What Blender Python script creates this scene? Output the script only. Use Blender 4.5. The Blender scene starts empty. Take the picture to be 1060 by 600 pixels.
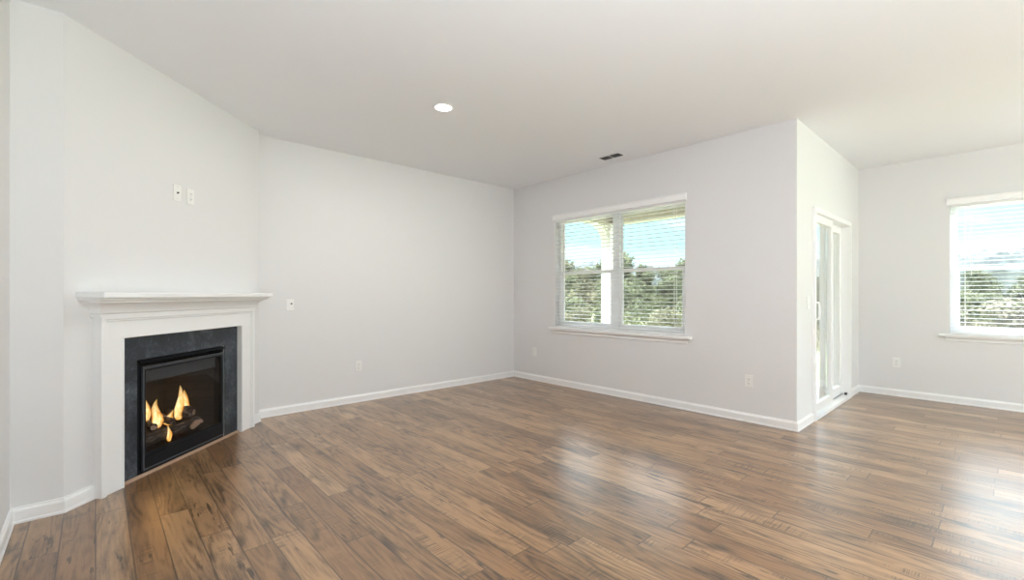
import bpy, math, random
from mathutils import Vector, Matrix, noise
sc = bpy.context.scene
COL = sc.collection

# ------------------------------------------------------------------ camera
cd = bpy.data.cameras.new('camera')
cd.sensor_width = 36.0
cd.lens = 36 * 469.85 / 1060
cd.shift_y = 4.9 / 1060
cd.clip_start = 0.02
cd.clip_end = 600
cam = bpy.data.objects.new('camera', cd)
COL.objects.link(cam)
TH = 0.8284
cam.location = (0, 0, 1.195)
cam.rotation_euler = (math.pi / 2, 0, TH - math.pi / 2)
sc.camera = cam
vs = sc.view_settings
vs.view_transform = 'Standard'
vs.look = 'None'
vs.gamma = 1
vs.exposure = 0.75
vs.use_curve_mapping = False
sc.cycles.use_denoising = True
sc.cycles.max_bounces = 10
sc.cycles.diffuse_bounces = 7
sc.cycles.transparent_max_bounces = 24
sc.cycles.sample_clamp_indirect = 6
sc.cycles.caustics_reflective = False
sc.cycles.caustics_refractive = False

# ------------------------------------------------------------------ world
SKY = 1.75
w = bpy.data.worlds.new('sky')
sc.world = w
w.use_nodes = True
nt = w.node_tree
nt.nodes.clear()
wo = nt.nodes.new('ShaderNodeOutputWorld')
bg = nt.nodes.new('ShaderNodeBackground')
tc = nt.nodes.new('ShaderNodeTexCoord')
sx = nt.nodes.new('ShaderNodeSeparateXYZ')
cr = nt.nodes.new('ShaderNodeValToRGB')
nz = nt.nodes.new('ShaderNodeTexNoise')
mp = nt.nodes.new('ShaderNodeMapping')
cl = nt.nodes.new('ShaderNodeValToRGB')
mx = nt.nodes.new('ShaderNodeMix')
mx.data_type = 'RGBA'
cr.color_ramp.elements[0].position = 0.0
cr.color_ramp.elements[0].color = (0.75, 0.85, 0.88, 1)
cr.color_ramp.elements[1].position = 0.45
cr.color_ramp.elements[1].color = (4.2, 4.5, 5.0, 1)
e_ = cr.color_ramp.elements.new(0.10)
e_.color = (0.30, 0.60, 0.66, 1)
e_ = cr.color_ramp.elements.new(0.19)
e_.color = (0.30, 0.62, 0.72, 1)
mp.inputs['Scale'].default_value = (1, 1, 3.5)
mp.inputs['Location'].default_value = (2.3, 4.1, 0.7)
nz.inputs['Scale'].default_value = 2.2
nz.inputs['Detail'].default_value = 6
cl.color_ramp.elements[0].position = 0.56
cl.color_ramp.elements[0].color = (0, 0, 0, 1)
cl.color_ramp.elements[1].position = 0.8
cl.color_ramp.elements[1].color = (1, 1, 1, 1)
mx.inputs[7].default_value = (0.85, 0.9, 0.95, 1)
L = nt.links.new
L(tc.outputs['Generated'], sx.inputs[0])
L(sx.outputs['Z'], cr.inputs[0])
L(tc.outputs['Generated'], mp.inputs[0])
L(mp.outputs[0], nz.inputs['Vector'])
L(nz.outputs['Fac'], cl.inputs[0])
L(cl.outputs[0], mx.inputs[0])
L(cr.outputs[0], mx.inputs[6])
L(mx.outputs[2], bg.inputs[0])
bg.inputs[1].default_value = SKY
L(bg.outputs[0], wo.inputs[0])

sd = bpy.data.lights.new('sun', 'SUN')
sd.energy = 7.0
sd.angle = math.radians(3)
sd.color = (1.0, 0.96, 0.9)
sun = bpy.data.objects.new('sun', sd)
COL.objects.link(sun)
sun.rotation_euler = Vector((0.62, 0.35, -0.75)).to_track_quat('-Z', 'Y').to_euler()

# added globe, uplight and panel fill lamps, and the downlights: power in watts
FILL_GLOBE_W = 10
FILL_UP_W = 64
DOWN_W = 12
FILL_PANEL_W = 30
def fill_panel(name, loc, rot, sx_, sy_, watts):
    # area lamp added at the unseen rear window to brighten the room
    ld = bpy.data.lights.new(name, 'AREA'); ld.shape = 'RECTANGLE'; ld.size = sx_; ld.size_y = sy_; ld.energy = watts; ld.color = (0.88, 0.95, 1.0)
    lo = bpy.data.objects.new(name, ld); COL.objects.link(lo); lo.location = loc; lo.rotation_euler = rot
fill_panel('fill_panel_south', (4.8, -4.17, 1.15), (math.pi / 2 + 0.4, 0, 0), 2.7, 2.0, FILL_PANEL_W)


# ------------------------------------------------------------------ materials
def s2l(c):
    return tuple(((v / 255) / 12.92 if v / 255 <= 0.04045 else ((v / 255 + 0.055) / 1.055) ** 2.4) for v in c) + (1,)

class Mat:
    def __init__(s, name):
        s.m = bpy.data.materials.new(name)
        s.m.use_nodes = True
        s.t = s.m.node_tree
        s.b = s.t.nodes['Principled BSDF']
        s.out = s.t.nodes['Material Output']
    def n(s, typ, ins=None, **kw):
        nd = s.t.nodes.new('ShaderNode' + typ)
        for k, v in kw.items():
            setattr(nd, k, v)
        for k, v in (ins or {}).items():
            if hasattr(v, 'is_linked') or isinstance(v, bpy.types.NodeSocket):
                s.t.links.new(v, nd.inputs[k])
            else:
                nd.inputs[k].default_value = v
        return nd
    def math(s, op, a, b=None, c=None):
        ins = {0: a}
        if b is not None: ins[1] = b
        if c is not None: ins[2] = c
        return s.n('Math', ins, operation=op).outputs[0]
    def link(s, a, b):
        s.t.links.new(a, b)
    def ramp(s, fac, stops):
        r = s.n('ValToRGB', {0: fac})
        el = r.color_ramp.elements
        while len(el) < len(stops): el.new(0.5)
        for e, (p, c) in zip(el, stops):
            e.position = p
            e.color = c if len(c) == 4 else tuple(c) + (1,)
        return r.outputs[0]
    def mix(s, f, a, b, mode='MIX'):
        m = s.n('Mix', {0: f, 6: a, 7: b}, data_type='RGBA', blend_type=mode)
        return m.outputs[2]
    def bump(s, h, strength=0.2, dist=0.01):
        b = s.n('Bump', {'Height': h, 'Strength': strength, 'Distance': dist})
        s.link(b.outputs[0], s.b.inputs['Normal'])

def plain(name, col, rough=0.5, metal=0, scale=40, var=0.03, bump=0.0, spec=0.5):
    """procedural paint / plastic / metal: a base tone with faint mottling and a fine surface grain"""
    m = Mat(name)
    co = m.n('TexCoord').outputs['Object']
    n = m.n('TexNoise', {'Vector': co, 'Scale': scale, 'Detail': 3.0}).outputs['Fac']
    a = tuple(min(1, c * (1 - var)) for c in col[:3]) + (1,)
    b = tuple(min(1, c * (1 + var)) for c in col[:3]) + (1,)
    m.link(m.mix(n, a, b), m.b.inputs['Base Color'])
    m.b.inputs['Roughness'].default_value = rough
    m.b.inputs['Metallic'].default_value = metal
    m.b.inputs['Specular IOR Level'].default_value = spec
    if bump: m.bump(n, bump, 0.002)
    return m.m

M = {}
WALLC = (0.768, 0.768, 0.776, 1)
M['wall'] = plain('wall_paint', WALLC, 0.75, scale=220, var=0.012, bump=0.06, spec=0.25)
M['ceiling'] = plain('ceiling_paint', (0.865, 0.88, 0.905, 1), 0.9, scale=260, var=0.01, bump=0.08, spec=0.1)
M['trim'] = plain('white_trim_paint', (0.87, 0.875, 0.88, 1), 0.32, scale=90, var=0.008)
M['vinyl'] = plain('white_vinyl', (0.92, 0.925, 0.93, 1), 0.35, scale=60, var=0.01)
M['plastic'] = plain('white_plastic', (0.86, 0.86, 0.85, 1), 0.3, scale=50, var=0.01)
M['slotdark'] = plain('dark_slot', (0.05, 0.05, 0.05, 1), 0.5)
M['blackmetal'] = plain('black_painted_metal', (0.006, 0.0068, 0.009, 1), 0.42, scale=150, var=0.15, bump=0.03, spec=0.2)
M['greymetal'] = plain('grey_metal_edge', (0.085, 0.092, 0.105, 1), 0.35, 0.5, scale=120, var=0.1)
def mat_slat():
    m = Mat('thin_white_slat')
    co = m.n('TexCoord').outputs['Object']
    n = m.n('TexNoise', {'Vector': co, 'Scale': 30.0}).outputs['Fac']
    c = m.mix(n, (0.90, 0.91, 0.92, 1), (0.93, 0.94, 0.95, 1))
    m.link(c, m.b.inputs['Base Color']); m.b.inputs['Roughness'].default_value = 0.4
    t = m.n('BsdfTranslucent', {0: c})
    x = m.n('MixShader', {0: 0.4, 1: m.b.outputs[0], 2: t.outputs[0]})
    m.link(x.outputs[0], m.out.inputs[0])
    return m.m
M['slat'] = mat_slat()
M['steel'] = plain('brushed_steel', (0.55, 0.55, 0.55, 1), 0.3, 1.0, scale=200, var=0.1)
M['soffit'] = plain('beige_soffit_vinyl', (0.42, 0.385, 0.33, 1), 0.6, scale=12, var=0.05)
M['concrete'] = plain('patio_concrete', (0.72, 0.71, 0.69, 1), 0.85, scale=9, var=0.12, bump=0.2)
M['siding'] = plain('outer_siding', (0.66, 0.66, 0.64, 1), 0.7, scale=6, var=0.05)
M['roof'] = plain('roof_shingle', (0.12, 0.115, 0.11, 1), 0.9, scale=30, var=0.3, bump=0.3)
M['ventgrey'] = plain('vent_grey', (0.22, 0.22, 0.21, 1), 0.5)  # even grey of the vent louvres

def mat_slate():
    m = Mat('dark_slate_tile')
    co = m.n('TexCoord').outputs['Object']
    n1 = m.n('TexNoise', {'Vector': co, 'Scale': 5.0, 'Detail': 8.0, 'Roughness': 0.65, 'Distortion': 0.6}).outputs['Fac']
    n2 = m.n('TexNoise', {'Vector': co, 'Scale': 45.0, 'Detail': 6.0, 'Roughness': 0.7}).outputs['Fac']
    f = m.math('ADD', m.math('MULTIPLY', n1, 0.65), m.math('MULTIPLY', n2, 0.35))
    c = m.ramp(f, [(0.36, (0.009, 0.012, 0.018)), (0.48, (0.022, 0.028, 0.038)), (0.58, (0.065, 0.078, 0.096)), (0.70, (0.22, 0.24, 0.27))])
    v = m.n('TexVoronoi', {'Vector': co, 'Scale': 22.0}).outputs['Distance']
    sp = m.ramp(v, [(0.0, (1, 1, 1)), (0.055, (0, 0, 0))])
    c = m.mix(m.math('MULTIPLY', sp, 0.25), c, (0.35, 0.37, 0.4, 1))
    m.link(c, m.b.inputs['Base Color'])
    m.b.inputs['Roughness'].default_value = 0.36
    m.bump(f, 0.15, 0.003)
    return m.m
M['slate'] = mat_slate()

PW, PL = 0.127, 1.22
def mat_floor():
    m = Mat('wood_plank_floor')
    co = m.n('TexCoord').outputs['Object']
    sp = m.n('SeparateXYZ', {0: co})
    X, Y = sp.outputs[0], sp.outputs[1]
    xr = m.math('DIVIDE', X, PW)
    row = m.math('FLOOR', xr)
    fx = m.math('FRACT', xr)
    ro = m.n('TexWhiteNoise', {'W': row}, noise_dimensions='1D').outputs['Value']
    yy = m.math('ADD', m.math('DIVIDE', Y, PL), m.math('MULTIPLY', ro, 7.31))
    pid = m.math('FLOOR', yy)
    fy = m.math('FRACT', yy)
    idv = m.n('CombineXYZ', {0: row, 1: pid, 2: 0.0}).outputs[0]
    wn = m.n('TexWhiteNoise', {'Vector': idv}, noise_dimensions='3D')
    rv, rc = wn.outputs['Value'], wn.outputs['Color']
    rs = m.n('SeparateColor', {0: rc})
    # per-plank shifted coordinates
    off = m.n('VectorMath', {0: rc, 1: (37.0, 53.0, 11.0)}, operation='MULTIPLY').outputs[0]
    pc = m.n('VectorMath', {0: co, 1: off}, operation='ADD').outputs[0]
    ps = m.n('SeparateXYZ', {0: pc})
    def nz(sxx, syy, det, ro=0.55, vec=None):
        return m.n('TexNoise', {'Vector': m.n('Mapping', {0: vec or pc, 'Scale': (sxx, syy, 1)}).outputs[0], 'Scale': 1.0, 'Detail': det, 'Roughness': ro}).outputs['Fac']
    # long fine grain
    g1 = nz(80, 3.4, 6.0, 0.65)
    g3 = nz(260, 14, 3.0, 0.6)
    # broad smoky figure
    g2 = nz(6.0, 1.5, 5.0, 0.62)
    # cathedral figure: sine bands across the plank bent by a slow noise
    slow = nz(5.5, 0.75, 2.0, 0.5)
    wv = m.math('ADD', 0.5, m.math('MULTIPLY', m.math('SINE', m.math('ADD', m.math('MULTIPLY', ps.outputs[0], 60.0), m.math('MULTIPLY', slow, 85.0))), 0.5))
    # knots
    vo = m.n('TexVoronoi', {'Vector': m.n('Mapping', {0: pc, 'Scale': (3.4, 1.6, 1)}).outputs[0], 'Scale': 1.0}).outputs['Distance']
    kn = m.ramp(vo, [(0.0, (1, 1, 1)), (0.05, (0.75, 0.75, 0.75)), (0.13, (0, 0, 0))])
    ck = m.math('MULTIPLY', m.ramp(nz(38, 5, 2.0), [(0.62, (0, 0, 0)), (0.67, (1, 1, 1))]), m.ramp(nz(5, 2.2, 2.0), [(0.50, (0, 0, 0)), (0.58, (1, 1, 1))]))
    # cross scratches (saw marks) on some patches
    sm = m.n('TexNoise', {'Vector': m.n('Mapping', {0: pc, 'Scale': (6, 160, 1)}).outputs[0], 'Scale': 1.0, 'Detail': 2.0}).outputs['Fac']
    smk = m.ramp(m.n('TexNoise', {'Vector': m.n('Mapping', {0: pc, 'Scale': (11, 2.6, 1)}).outputs[0], 'Scale': 1.0, 'Detail': 2.0}).outputs['Fac'], [(0.55, (0, 0, 0)), (0.66, (1, 1, 1))])
    base = m.ramp(rv, [(0.0, (0.165, 0.084, 0.036)), (0.3, (0.205, 0.109, 0.049)), (0.6, (0.245, 0.136, 0.064)), (1.0, (0.30, 0.177, 0.091))])
    f = m.math('ADD', m.math('ADD', m.math('MULTIPLY', g1, 0.36), m.math('MULTIPLY', g3, 0.16)), m.math('ADD', m.math('MULTIPLY', g2, 0.58), m.math('MULTIPLY', wv, 0.085)))
    tone = m.ramp(f, [(0.445, (0.24, 0.22, 0.21)), (0.50, (0.62, 0.60, 0.58)), (0.56, (0.98, 0.98, 0.97)), (0.67, (1.5, 1.53, 1.53))])
    c = m.mix(1.0, base, tone, 'MULTIPLY')
    c = m.mix(m.math('MULTIPLY', kn, 0.75), c, (0.02, 0.011, 0.007, 1))
    c = m.mix(m.math('MULTIPLY', ck, 0.8), c, (0.025, 0.014, 0.009, 1))
    sf = m.math('MULTIPLY', smk, m.ramp(sm, [(0.5, (0, 0, 0)), (0.62, (1, 1, 1))]))
    c = m.mix(m.math('MULTIPLY', sf, 0.6), c, (0.03, 0.018, 0.012, 1))
    # seams
    ex = m.math('MINIMUM', fx, m.math('SUBTRACT', 1.0, fx))
    ey = m.math('MULTIPLY', m.math('MINIMUM', fy, m.math('SUBTRACT', 1.0, fy)), PL / PW)
    ed = m.math('MINIMUM', ex, ey)
    seam = m.ramp(ed, [(0.0, (1, 1, 1)), (0.016, (0.8, 0.8, 0.8)), (0.030, (0, 0, 0))])
    c = m.mix(m.math('MULTIPLY', seam, 0.75), c, (0.03, 0.018, 0.012, 1))
    m.link(c, m.b.inputs['Base Color'])
    rr = m.math('ADD', 0.24, m.math('MULTIPLY', g1, 0.16))
    m.link(rr, m.b.inputs['Roughness'])
    m.b.inputs['Specular IOR Level'].default_value = 0.75
    m.b.inputs['Coat Weight'].default_value = 0.5
    m.b.inputs['Coat Roughness'].default_value = 0.27
    m.b.inputs['Coat IOR'].default_value = 1.6
    h = m.math('SUBTRACT', m.math('MULTIPLY', f, 0.35), m.math('MULTIPLY', seam, 0.8))
    m.bump(h, 0.25, 0.0022)
    return m.m
M['floor'] = mat_floor()

def mat_wood(name, c0, c1):
    m = Mat(name)
    co = m.n('TexCoord').outputs['Object']
    g = m.n('TexNoise', {'Vector': m.n('Mapping', {0: co, 'Scale': (4, 60, 60)}).outputs[0], 'Scale': 1.0, 'Detail': 5.0}).outputs['Fac']
    m.link(m.mix(g, c0, c1), m.b.inputs['Base Color'])
    m.b.inputs['Roughness'].default_value = 0.45
    return m.m
M['strip'] = mat_wood('light_wood_strip', (0.28, 0.17, 0.11, 1), (0.48, 0.33, 0.24, 1))

def mat_glass(name, tint=(1, 1, 1, 1), refl=1.0):
    m = Mat(name)
    m.t.nodes.remove(m.b)
    tr = m.n('BsdfTransparent', {0: tint})
    gl = m.n('BsdfGlossy', {0: (1, 1, 1, 1), 'Roughness': 0.01})
    fc = m.n('LayerWeight', {0: 0.5}).outputs['Facing']
    fr = m.math('ADD', 0.04, m.math('MULTIPLY', m.math('POWER', fc, 5.0), 0.96))
    f = m.math('MULTIPLY', fr, refl)
    mx_ = m.n('MixShader', {0: f, 1: tr.outputs[0], 2: gl.outputs[0]})
    m.link(mx_.outputs[0], m.out.inputs[0])
    return m.m
M['glass'] = mat_glass('window_glass', (0.93, 0.95, 0.94, 1))
M['fireglass'] = mat_glass('fireplace_glass', (0.85, 0.85, 0.85, 1), 0.5)

def mat_emit(name, col, strength):
    m = Mat(name)
    m.t.nodes.remove(m.b)
    e = m.n('Emission', {0: col, 1: strength})
    m.link(e.outputs[0], m.out.inputs[0])
    return m.m
M['lamp'] = mat_emit('lamp_lens', (1, 0.97, 0.92, 1), 9)
M['globe'] = mat_emit('fill_lamp_globe', (1, 0.98, 0.95, 1), 1.5)  # glow of the added globe fill lamps

def mat_flame():
    """flame: hot pale core at the foot and centre, orange skirts, thin at the tips"""
    m = Mat('gas_flame')
    m.t.nodes.remove(m.b)
    co = m.n('TexCoord').outputs['Generated']
    z = m.n('SeparateXYZ', {0: co}).outputs[2]
    ob = m.n('TexCoord').outputs['Object']
    n = m.n('TexNoise', {'Vector': m.n('Mapping', {0: ob, 'Scale': (60, 60, 22)}).outputs[0], 'Scale': 1.0, 'Detail': 3.0}).outputs['Fac']
    lw = m.n('LayerWeight', {0: 0.35}).outputs['Facing']
    body = m.math('SUBTRACT', 1.0, lw)
    k = m.math('MULTIPLY', body, m.math('ADD', 0.45, n))
    col = m.ramp(k, [(0.05, (0.75, 0.12, 0.01)), (0.45, (1.0, 0.30, 0.03)), (0.75, (1.0, 0.55, 0.12)), (1.05, (1.0, 0.85, 0.45))])
    em = m.n('Emission', {0: col, 1: m.math('ADD', 0.3, m.math('MULTIPLY', k, 0.9))})
    tr = m.n('BsdfTransparent')
    al = m.math('MULTIPLY', m.math('POWER', body, 0.8), m.ramp(z, [(0.0, (0.75, 0.75, 0.75)), (0.3, (1, 1, 1)), (1.0, (0.25, 0.25, 0.25))]))
    mx_ = m.n('MixShader', {0: al, 1: tr.outputs[0], 2: em.outputs[0]})
    m.link(mx_.outputs[0], m.out.inputs[0])
    return m.m
M['flame'] = mat_flame()

def mat_log():
    m = Mat('charred_log')
    co = m.n('TexCoord').outputs['Object']
    n = m.n('TexNoise', {'Vector': m.n('Mapping', {0: co, 'Scale': (9, 45, 45)}).outputs[0], 'Scale': 1.0, 'Detail': 7.0, 'Roughness': 0.7}).outputs['Fac']
    c = m.ramp(n, [(0.36, (0.006, 0.005, 0.005)), (0.50, (0.04, 0.033, 0.030)), (0.60, (0.15, 0.115, 0.10)), (0.72, (0.42, 0.32, 0.28))])
    m.link(c, m.b.inputs['Base Color'])
    m.b.inputs['Roughness'].default_value = 0.9
    m.bump(n, 0.7, 0.01)
    return m.m
M['log'] = mat_log()
M['logcut'] = plain('log_cut_end', (0.42, 0.28, 0.2, 1), 0.9, scale=30, var=0.3)

def mat_ember():
    m = Mat('ember_bed')
    co = m.n('TexCoord').outputs['Object']
    n = m.n('TexNoise', {'Vector': co, 'Scale': 40.0, 'Detail': 4.0}).outputs['Fac']
    m.link(m.ramp(n, [(0.4, (0.01, 0.01, 0.01)), (0.7, (0.1, 0.08, 0.07))]), m.b.inputs['Base Color'])
    m.b.inputs['Emission Color'].default_value = (1, 0.25, 0.04, 1)
    m.link(m.ramp(n, [(0.62, (0, 0, 0)), (0.75, (1, 1, 1))]), m.b.inputs['Emission Strength'])
    return m.m
M['ember'] = mat_ember()

def mat_brick():
    m = Mat('firebrick_liner')
    co = m.n('TexCoord').outputs['Object']
    b = m.n('TexBrick', {'Vector': m.n('Mapping', {0: co, 'Rotation': (math.pi / 2, 0, 0)}).outputs[0], 'Color1': (0.014, 0.014, 0.014, 1), 'Color2': (0.008, 0.008, 0.009, 1), 'Mortar': (0.004, 0.004, 0.004, 1), 'Scale': 1.0, 'Brick Width': 0.2, 'Row Height': 0.07, 'Mortar Size': 0.006}).outputs[0]
    m.link(b, m.b.inputs['Base Color'])
    m.b.inputs['Roughness'].default_value = 0.8
    return m.m
M['brick'] = mat_brick()

def mat_leaf(name, c0, c1, c2):
    m = Mat(name)
    co = m.n('TexCoord').outputs['Object']
    n = m.n('TexNoise', {'Vector': co, 'Scale': 1.7, 'Detail': 6.0, 'Roughness': 0.8}).outputs['Fac']
    c = m.ramp(n, [(0.36, c0), (0.5, c1), (0.66, c2)])
    d = m.n('BsdfDiffuse', {0: c})
    t = m.n('BsdfTranslucent', {0: c})
    mx_ = m.n('MixShader', {0: 0.35, 1: d.outputs[0], 2: t.outputs[0]})
    m.t.nodes.remove(m.b)
    m.link(mx_.outputs[0], m.out.inputs[0])
    return m.m
M['leaf_green'] = mat_leaf('green_leaves', (0.04, 0.048, 0.03), (0.105, 0.118, 0.068), (0.24, 0.25, 0.155))
M['leaf_olive'] = mat_leaf('olive_leaves', (0.05, 0.05, 0.034), (0.13, 0.127, 0.08), (0.28, 0.262, 0.165))
M['leaf_grey'] = mat_leaf('greyish_leaves', (0.075, 0.073, 0.058), (0.18, 0.17, 0.13), (0.36, 0.33, 0.22))
M['bark'] = plain('bark', (0.16, 0.13, 0.11, 1), 0.9, scale=15, var=0.4, bump=0.5)

def mat_ground():
    m = Mat('grass_and_scrub')
    co = m.n('TexCoord').outputs['Object']
    n = m.n('TexNoise', {'Vector': co, 'Scale': 0.9, 'Detail': 9.0, 'Roughness': 0.75}).outputs['Fac']
    c = m.ramp(n, [(0.36, (0.16, 0.18, 0.10)), (0.5, (0.30, 0.33, 0.19)), (0.62, (0.42, 0.43, 0.28))])
    m.link(c, m.b.inputs['Base Color'])
    m.b.inputs['Roughness'].default_value = 1.0
    m.b.inputs['Specular IOR Level'].default_value = 0.0
    return m.m
M['ground'] = mat_ground()
def mat_hill():
    m = Mat('distant_woods')
    co = m.n('TexCoord').outputs['Object']
    n = m.n('TexNoise', {'Vector': co, 'Scale': 0.25, 'Detail': 9.0, 'Roughness': 0.8}).outputs['Fac']
    c = m.ramp(n, [(0.38, (0.02, 0.026, 0.026)), (0.5, (0.045, 0.055, 0.055)), (0.64, (0.08, 0.092, 0.09))])
    m.link(c, m.b.inputs['Base Color'])
    m.b.inputs['Roughness'].default_value = 1.0
    return m.m
M['hill'] = mat_hill()

# ------------------------------------------------------------------ helpers
class MB:
    def __init__(s):
        s.v = []; s.f = []; s.mi = []; s.cur = 0
    def add(s, vs_, fs):
        o = len(s.v)
        s.v += [tuple(p) for p in vs_]
        for f in fs:
            s.f.append([i + o for i in f]); s.mi.append(s.cur)
        return s
    def box(s, x0, x1, y0, y1, z0, z1):
        x0, x1 = sorted((x0, x1)); y0, y1 = sorted((y0, y1)); z0, z1 = sorted((z0, z1))
        return s.add([(x0, y0, z0), (x1, y0, z0), (x1, y1, z0), (x0, y1, z0), (x0, y0, z1), (x1, y0, z1), (x1, y1, z1), (x0, y1, z1)],
                     [(0, 3, 2, 1), (4, 5, 6, 7), (0, 1, 5, 4), (1, 2, 6, 5), (2, 3, 7, 6), (3, 0, 4, 7)])
    def prism(s, pts, ext):
        """closed polygon pts (3d) pushed along ext"""
        n = len(pts); e = Vector(ext)
        vs_ = [Vector(p) for p in pts] + [Vector(p) + e for p in pts]
        fs = [tuple(range(n))[::-1], tuple(range(n, 2 * n))] + [(i, (i + 1) % n, n + (i + 1) % n, n + i) for i in range(n)]
        return s.add(vs_, fs)
    def frame(s, axis, c, t, a0, a1, b0, b1, wl, wr=None, wb=None, wt=None):
        """rectangular ring in the plane axis=c..c+t; a is the horizontal extent, b the vertical"""
        wr = wl if wr is None else wr; wb = wl if wb is None else wb; wt = wl if wt is None else wt
        o = [(a0, b0), (a1, b0), (a1, b1), (a0, b1)]
        i = [(a0 + wl, b0 + wb), (a1 - wr, b0 + wb), (a1 - wr, b1 - wt), (a0 + wl, b1 - wt)]
        def P(a, b, d): return (d, a, b) if axis == 'x' else (a, d, b)
        vs_ = [P(*q, c) for q in o] + [P(*q, c) for q in i] + [P(*q, c + t) for q in o] + [P(*q, c + t) for q in i]
        fs = []
        for k in range(4):
            j = (k + 1) % 4
            fs += [(k, j, 4 + j, 4 + k), (8 + k, 12 + k, 12 + j, 8 + j), (k, 8 + k, 8 + j, j), (4 + k, 4 + j, 12 + j, 12 + k)]
        return s.add(vs_, fs)
    def tube(s, pts, r, n=10, cap=True):
        pts = [Vector(p) for p in pts]
        rs = r if isinstance(r, (list, tuple)) else [r] * len(pts)
        rings = []
        for i, p in enumerate(pts):
            d = (pts[min(i + 1, len(pts) - 1)] - pts[max(i - 1, 0)]).normalized()
            up = Vector((0, 0, 1)) if abs(d.z) < 0.9 else Vector((1, 0, 0))
            a = d.cross(up).normalized(); b = d.cross(a).normalized()
            rings.append([p + (a * math.cos(2 * math.pi * k / n) + b * math.sin(2 * math.pi * k / n)) * rs[i] for k in range(n)])
        vs_ = [q for ring in rings for q in ring]
        fs = [(i * n + k, i * n + (k + 1) % n, (i + 1) * n + (k + 1) % n, (i + 1) * n + k) for i in range(len(pts) - 1) for k in range(n)]
        if cap: fs += [tuple(range(n))[::-1], tuple(range((len(pts) - 1) * n, len(pts) * n))]
        return s.add(vs_, fs)
    def lathe(s, prof, c=(0, 0, 0), n=32, axis='z'):
        vs_ = []
        for r, h in prof:
            for k in range(n):
                a = 2 * math.pi * k / n
                q = (r * math.cos(a), r * math.sin(a), h)
                if axis == 'y': q = (q[0], -q[2], q[1])
                vs_.append((c[0] + q[0], c[1] + q[1], c[2] + q[2]))
        fs = [(i * n + k, i * n + (k + 1) % n, (i + 1) * n + (k + 1) % n, (i + 1) * n + k) for i in range(len(prof) - 1) for k in range(n)]
        if prof[0][0] > 0: fs.append(tuple(range(n))[::-1])
        if prof[-1][0] > 0: fs.append(tuple(range((len(prof) - 1) * n, len(prof) * n)))
        return s.add(vs_, fs)
    def build(s, name, mat, parent=None, bevel=0, smooth=False, recalc=True):
        me = bpy.data.meshes.new(name)
        me.from_pydata(s.v, [], s.f)
        for m_ in (mat if isinstance(mat, list) else [mat]): me.materials.append(m_)
        for p, i in zip(me.polygons, s.mi): p.material_index = i
        me.validate()
        if recalc:
            import bmesh
            bm = bmesh.new(); bm.from_mesh(me)
            bmesh.ops.recalc_face_normals(bm, faces=bm.faces[:])
            bm.to_mesh(me); bm.free()
        if smooth:
            for p in me.polygons: p.use_smooth = True
        o = bpy.data.objects.new(name, me)
        COL.objects.link(o)
        if parent: o.parent = parent
        if bevel:
            b = o.modifiers.new('bevel', 'BEVEL'); b.width = bevel; b.segments = 2; b.limit_method = 'ANGLE'
        return o

def tag(o, label=None, cat=None, group=None, kind=None):
    if label: o['label'] = label
    if cat: o['category'] = cat
    if group: o['group'] = group
    if kind: o['kind'] = kind
    return o
def empty(name, loc=(0, 0, 0), rz=0):
    o = bpy.data.objects.new(name, None); COL.objects.link(o)
    o.location = loc; o.rotation_euler = (0, 0, rz); o.empty_display_size = 0.1
    return o
def copy_tree(o, parent=None):
    c = o.copy(); COL.objects.link(c)
    if parent: c.parent = parent
    for ch in list(o.children): copy_tree(ch, c)
    return c
def struct(o, label=None, cat=None):
    o['kind'] = 'structure'
    if label: o['label'] = label
    if cat: o['category'] = cat
    return o

# ------------------------------------------------------------------ room dimensions (metres, camera over the origin)
H = 2.74
xL = -0.3276; yS = 3.505
F1 = Vector((-0.1304, 3.505, 0)); FL = 1.791
F2 = F1 + Vector((1, 1, 0)) / math.sqrt(2) * FL
yA = 4.8896; xB = 4.5224; yC = 1.2426; xD = 6.9651
yR = -4.2
T = 0.16
WZ0, WZ1 = 0.76, 2.20            # window openings
BW0, BW1 = 2.265, 4.08           # window 1 along y
DW0, DW1 = -1.388, 0.427         # window 2 along y
EW0, EW1 = -3.6, -1.75          # added window 3 (outside the frame, to light the room)
DX0, DX1, DZ = 5.00, 6.47, 2.03  # patio door opening
ROT = math.radians(45)

# ------------------------------------------------------------------ setting: shell
struct(MB().box(xL - T, xD + T, yR - T, yA + T, -0.12, 0).build('floor', M['floor']), 'brown wood plank floor', 'floor')
m = MB()
m.box(xL - T, xB + T, yR - T, yA + T, H, H + 0.2)
m.box(xB + T, xD + T, yR - T, yC + T, H, H + 0.2)
struct(m.build('ceiling', M['ceiling']), 'smooth white ceiling', 'ceiling')

struct(MB().box(xL - T, xL, yR - T, yA + T, 0, H).build('wall_left', M['wall']), 'pale wall at the far left edge', 'wall')
struct(MB().box(xL, F1.x - 0.001, yS, yS + 0.1, 0, H).build('wall_left_return', M['wall']), 'narrow grey wall strip left of the chimney breast', 'wall')
struct(MB().box(xL, xB + T, yA, yA + T, 0, H).build('wall_back', M['wall']), 'pale back wall', 'wall')
# chimney breast: local x along the face, local y away from the room
OX0, OX1, OZ = 0.460, 1.306, 0.770
ch = MB()
ch.box(0, OX0, 0, 0.1, 0, H); ch.box(OX1, FL, 0, 0.1, 0, H); ch.box(OX0, OX1, 0, 0.1, OZ, H)
o = struct(ch.build('wall_chimney', M['wall']), 'diagonal chimney breast wall', 'wall')
o.location = F1; o.rotation_euler = (0, 0, ROT)
struct(MB().box(F2.x - 0.1, F2.x, F2.y + 0.002, yA, 0, H).build('wall_chimney_return', M['wall']))

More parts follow.
